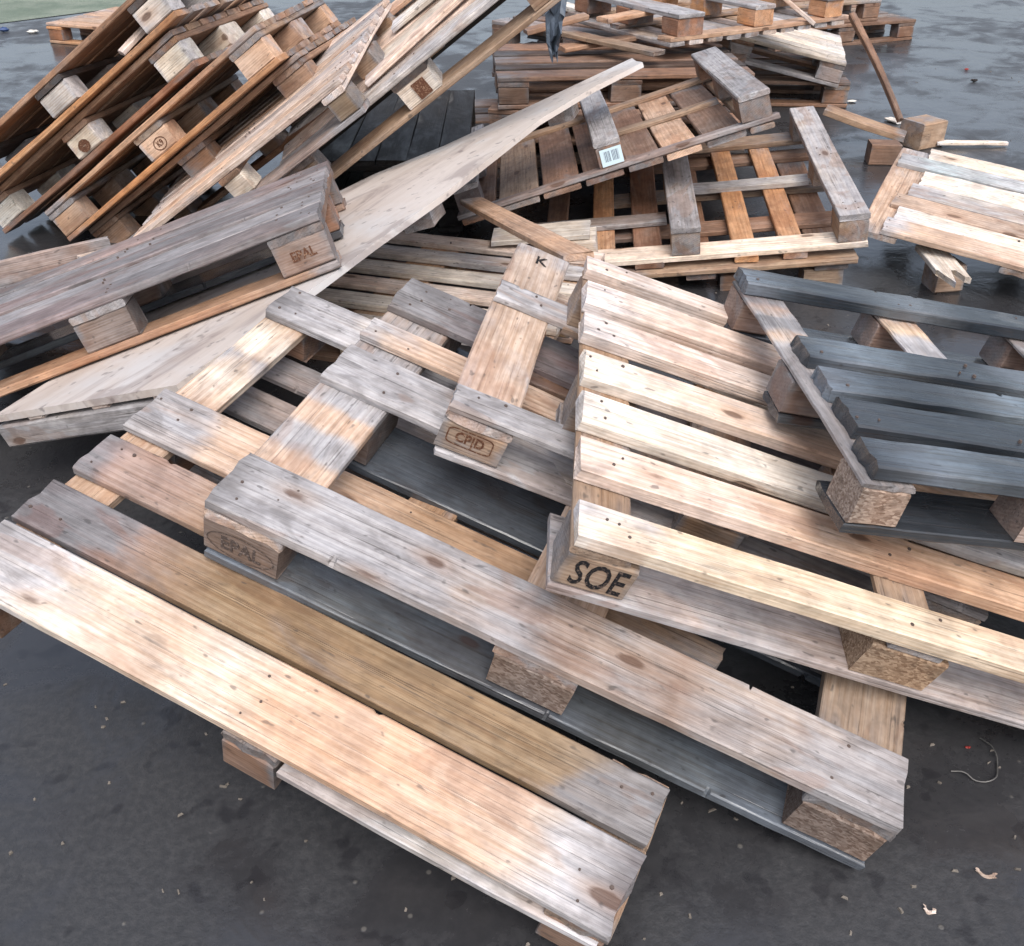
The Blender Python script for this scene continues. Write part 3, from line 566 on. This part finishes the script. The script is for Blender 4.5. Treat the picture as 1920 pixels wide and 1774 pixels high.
for k in range(3):
    pallet(frame(Vector((-.15+.05*k, 4.85-.03*k, .1465*k)), Vector((1, (.12, -.22, .05)[k], 0)), (0, 1, 0)), 1.0, ('dark pallet flat on the asphalt under the raised end of the leaning stack', 'second dark pallet up, under the raised end of the leaning stack', 'uppermost dark pallet of the three under the raised end of the leaning stack', 'uppermost dark pallet under the raised end of the leaning stack')[k],
        deck=EURD(('brown', 'dark', 'brown', 'dark', 'brown')), bt='brown', st=(('brown', 0, .145), ('brown', .5275, .6725), ('brown', 1.055, 1.2)), bottom=((0, .1, 'brown'), (.3275, .4725, 'brown'), (.7, .8, 'brown')), seed=110+k, seg=3, nail=False)
# far left pallet
a = atz(94, 81, 0); b2 = atz(200, 90, 0); xd = (b2-a).normalized(); back = atz(197, 14, .144)-atz(90, 37, .144)
pallet(frame(a, xd, back), 1.0, 'tan pallet standing alone on the asphalt at the upper left', deck=tuple((i*.135, i*.135+.125, 'salmon') for i in range(6)), bt='redbrown', st=(('orange', 0, .145), ('orange', .5275, .6725), ('orange', 1.055, 1.2)), bottom=((0, .1, 'orange'), (.3275, .4725, 'brown'), (.7, .8, 'brown')), seed=120, seg=3)

# ------------------------------------------------------------------ loose timber
def bar(name, a, b, w, t, tone, label, cat, upv=(0, 0, 1), mat=None, seg=6, brk=(0, 0), across=1, taper=(1, 1), bow=.003, seed=1, group=None, lift=False):
    a, b = Vector(a), Vector(b); x = (b-a).normalized(); y = Vector(upv).cross(x).normalized(); z = x.cross(y)
    rng = random.Random(seed); me = plank_mesh((b-a).length, w, t, seg, rng, bow, .003, .004, brk, across, taper)
    m = (a+b)/2+(z*t/2 if lift else z*0)
    o = put(name, me, mat or (WET if tone in ('slate', 'slate2', 'black', 'bslate') else WOOD), None, Matrix(((x.x, y.x, z.x, m.x), (x.y, y.y, z.y, m.y), (x.z, y.z, z.z, m.z), (0, 0, 0, 1))), tone_of(tone, rng))
    tag(o, label, cat, group); return o
bar('loose_plank', aty(884, 378, 3.45), aty(1085, 482, 2.42), .085, .022, 'salmon', 'loose orange-tan plank resting across the upturned pallet towards the bright slats', 'plank', seed=3)
bar('loose_plank', atz(1548, 205, .16), atz(1697, 256, .06), .13, .03, 'tan', 'brown plank on the asphalt leading to the pale loose block', 'plank', seed=4)
st_a = aty(1597, 28, 5.75); st_b = atz(1688, 226, .13)
bar('leaning_stick', st_a, st_b, .035, .03, 'brown', 'thin brown stick leaning down onto the loose block', 'stick', seed=5, bow=.01, taper=(1.2, .8))
def block_thing(c, l, w, h, rz, tone, label, mat=None, seed=1, z0=0):
    rng = random.Random(seed); me = plank_mesh(l, w, h, 2, rng, 0, .006, .003)
    o = put('timber_block', me, mat or WOOD, None, Matrix.Translation((c.x, c.y, z0+h/2)) @ Matrix.Rotation(rz, 4, 'Z'), tone_of(tone, rng)); return tag(o, label, 'block', 'loose blocks')
block_thing(atz(1724, 272, 0), .17, .15, .13, .5, 'tan', 'loose tan block at the lower end of the leaning stick', seed=6)
block_thing(atz(1652, 305, 0), .14, .1, .1, -.1, 'brown', 'small dark block beside the end of the brown plank', seed=7)
cb = atz(1772, 548, 0); block_thing(cb+Vector((0, .045, 0)), .1, .11, .1, .1, 'salmon', 'block under the splintered white plank', seed=8)
bar('splintered_plank', atz(1752, 470, .115)+Vector((-.01, .03, 0)), atz(1796, 530, .112), .1, .02, 'white', 'short white plank with a splintered V-shaped end below the pale pallet', 'plank', brk=(0, .11), across=6, seed=12, seg=4)
bar('wood_splinter', atz(1755, 268, .02), atz(1888, 269, .015), .05, .018, 'white', 'long white splinter on the asphalt behind the pale pallet', 'splinter', taper=(1, .5), seed=13)
bar('wood_splinter', atz(1665, 222, .01), atz(1688, 230, .01), .05, .012, 'white', 'short white splinter by the foot of the leaning stick', 'splinter', seed=14)
bar('loose_plank', atz(1045, 8, .46), atz(1212, 46, .46), .09, .03, 'white', 'white plank lying on the dark far pallets', 'plank', seed=15)
bar('loose_plank', atz(1465, -8, .66), atz(1527, 45, .53), .03, .02, 'pinkw', 'narrow pale lath among the orange blocks of the far heap', 'plank', seed=16, taper=(1, .6))
bar('loose_plank', aty(-40, 542, 3.35), aty(212, 482, 3.6), .02, .16, 'pinkgray', 'board on edge behind the silver-grey pallet at the left', 'plank', seed=17)
bar('loose_plank', atz(150, 492, .1), atz(212, 478, .1), .05, .04, 'cream', 'cream stub end sticking out behind the silver-grey pallet', 'plank', seed=18)
bar('wood_splinter', x2['root'].matrix_world @ Vector((1.0, -.02, .19)), x2['root'].matrix_world @ Vector((1.2, .25, .25)), .03, .02, 'pinkw', 'pale splinter jammed between the upper pallets of the leaning stack', 'splinter', seed=19)

m5 = x5['root'].matrix_world
for i, (p, q, t, lab_) in enumerate((((.45, .1, .165), (1.5, .24, .175), 'pinkw', 'pale slat lying loose along the lowest leaning pallet'), ((.55, .42, .165), (1.45, .3, .185), 'white', 'white slat crossing the deck of the lowest leaning pallet'), ((.5, .62, .165), (1.55, .55, .17), 'csalmon', 'peach slat high on the lowest leaning pallet'))):
    bar('loose_plank', m5 @ Vector(p), m5 @ Vector(q), .07, .02, t, lab_, 'plank', upv=m5.to_3x3() @ Vector((0, 0, 1)), seed=60+i)
for i, (a_, b_, z0, z1, t, lab_) in enumerate((((1062, 62), (1236, 100), .52, .5, 'tan', 'tan slat slanting across the brown pallets behind the board tip'), ((1055, 92), (1190, 70), .47, .5, 'xb', 'brown slat crossing behind the board tip'), ((985, 60), (1100, 30), .5, .56, 'warmbrown', 'reddish slat beside the hanging plastic strip'), ((1130, 38), (1260, 12), .6, .62, 'salmon', 'peach slat on the far heap left of the grey runner'))):
    bar('loose_plank', atz(*a_, z0), atz(*b_, z1), .09, .022, t, lab_, 'plank', seed=70+i)

# ------------------------------------------------------------------ small litter
def lump(name, c, r, mat, label, cat, seed=1, flat=.4):
    rng = random.Random(seed); vs = []; n, mm = 7, 4
    for i in range(mm+1):
        th = math.pi*i/mm
        for j in range(n):
            ph = 2*math.pi*j/n; k = r*rng.uniform(.65, 1.1); vs.append((k*math.sin(th)*math.cos(ph), k*math.sin(th)*math.sin(ph)*.7, k*math.cos(th)*flat+r*flat))
    fs = [(i*n+j, i*n+(j+1) % n, (i+1)*n+(j+1) % n, (i+1)*n+j) for i in range(mm) for j in range(n)]
    me = bpy.data.meshes.new(name); me.from_pydata(vs, [], fs); me.update()
    o = put(name, me, mat, None, Matrix.Translation(c)); return tag(o, label, cat)
lump('plastic_scrap', atz(1815, 1403, 0), .006, RED, 'tiny red scrap beside the wire loop on the asphalt', 'litter', 1)
lump('plastic_scrap', atz(1812, 132, 0), .018, RED, 'red scrap alone on the wet asphalt at the upper right', 'litter', 2)
lump('plastic_scrap', atz(1826, 154, 0), .025, INK, 'black scrap next to the red scrap at the upper right', 'litter', 3)
for i, (u, v, r, l) in enumerate(((1596, 192, .03, 'pale chip on the asphalt near the far heap'), (1562, 206, .025, 'smaller pale chip closest to the far heap'), (62, 62, .05, 'white scrap left of the lone tan pallet'))):
    lump('pale_scrap', atz(u, v, 0), r, PAPER, l, 'litter', 20+i, .25)
lump('plastic_scrap', atz(8, 60, 0), .05, plain('dull_blue', (.03, .06, .16), .5), 'blue scrap at the left edge near the lone tan pallet', 'litter', 9)
bar('wood_splinter', atz(1832, 1630, .004), atz(1866, 1641, .004), .008, .004, 'cream', 'pale wood chip on the asphalt at the lower right', 'splinter', seed=31, taper=(.5, 1))
bar('wood_splinter', atz(1733, 1700, .004), atz(1752, 1708, .004), .007, .004, 'pinkw', 'small pinkish chip in the lower right puddle', 'splinter', seed=32)
def tube(name, pts, r, mat, label, cat):
    cu = bpy.data.curves.new(name, 'CURVE'); cu.dimensions = '3D'; cu.bevel_depth = r; cu.bevel_resolution = 1; cu.resolution_u = 4
    sp = cu.splines.new('BEZIER'); sp.bezier_points.add(len(pts)-1)
    for q, p in zip(sp.bezier_points, pts): q.co = p; q.handle_left_type = q.handle_right_type = 'AUTO'
    ob = bpy.data.objects.new(name, cu); COL.objects.link(ob)
    me = bpy.data.meshes.new_from_object(ob.evaluated_get(bpy.context.evaluated_depsgraph_get())); bpy.data.objects.remove(ob); me.materials.clear()
    return tag(put(name, me, mat), label, cat)
tube('bent_wire', [atz(u, v, .004+.004*(i % 2)) for i, (u, v) in enumerate(((1838, 1384), (1862, 1402), (1870, 1440), (1862, 1462), (1830, 1464), (1808, 1448), (1783, 1446)))], .0013, WIRE, 'loop of bent grey wire on the wet asphalt', 'wire')
# torn grey plastic strip on the far heap
q0 = aty(1042, -10, 4.9); pts = [q0, aty(1040, 40, 4.85), aty(1036, 85, 4.85), aty(1040, 112, 4.85)]
def ribbon():
    vs, fs = [], []; rr = random.Random(4); n = 9; k = 5
    for i in range(n):
        u = i/(n-1)*3; a = pts[min(int(u), 2)].lerp(pts[min(int(u), 2)+1], u-min(int(u), 2)); w_ = .1*(1-.75*i/(n-1))
        for j in range(k): vs.append(a+Vector(((j/(k-1)-.5)*w_*1.1, rr.uniform(-.04, .04), rr.uniform(-.015, .015))))
    for i in range(n-1):
        for j in range(k-1): a = i*k+j; fs.append((a, a+1, a+k+1, a+k))
    me = bpy.data.meshes.new('ribbon'); me.from_pydata(vs, [], fs); me.update()
    o = put('plastic_strip', me, BLUEP); md = o.modifiers.new('thick', 'SOLIDIFY'); md.thickness = .004
    return tag(o, 'crumpled blue-grey plastic strip hanging between the leaning stack and the far heap', 'plastic strip')
ribbon()
# mossy verge at the far left
va = atz(-60, 52, 0); vb = atz(330, 2, 0); vb2 = atz(520, -12, 0)
sheet('verge', [(va.x-6, va.y-.6), (va.x, va.y), (vb.x, vb.y), (vb2.x+1.5, vb2.y+1.2), (vb2.x+3, vb2.y+30), (va.x-30, va.y+30)], .004, MOSS)
bpy.data.objects['verge']['label'] = 'pale green mossy verge beyond the yard at the upper left'; bpy.data.objects['verge']['category'] = 'verge'

def chips():
    rr = random.Random(77); vs, fs = [], []
    for k in range(150):
        if k < 80: p = atz(rr.uniform(-40, 1960), rr.uniform(1150, 1790), 0)
        else: p = atz(rr.uniform(1250, 1960), rr.uniform(120, 900), 0)
        l = rr.uniform(.002, .006)*(2.4 if rr.random() < .06 else 1); w_ = rr.uniform(.0012, .003); a = rr.uniform(0, 6.3); h = rr.uniform(.0015, .004); b = len(vs)
        ca, sa = math.cos(a), math.sin(a)
        for x, y, z in ((-l, -w_, 0), (l, -w_*.6, 0), (l*.8, w_, 0), (-l*.7, w_*.8, 0), (-l*.8, -w_*.7, h), (l*.8, -w_*.4, h), (l*.6, w_*.7, h), (-l*.5, w_*.6, h)): vs.append((p.x+x*ca-y*sa, p.y+x*sa+y*ca, z))
        for f in ((0, 1, 5, 4), (1, 2, 6, 5), (2, 3, 7, 6), (3, 0, 4, 7), (4, 5, 6, 7)): fs.append(tuple(b+q for q in f))
    me = bpy.data.meshes.new('chips'); me.from_pydata(vs, [], fs); me.update()
    o = put('grit_and_chips', me, plain('grit', (.17, .15, .13), .8, .2, .8, 9)); return tag(o, 'grit and tiny wood chips scattered over the asphalt', 'grit', None, 'stuff')
chips()
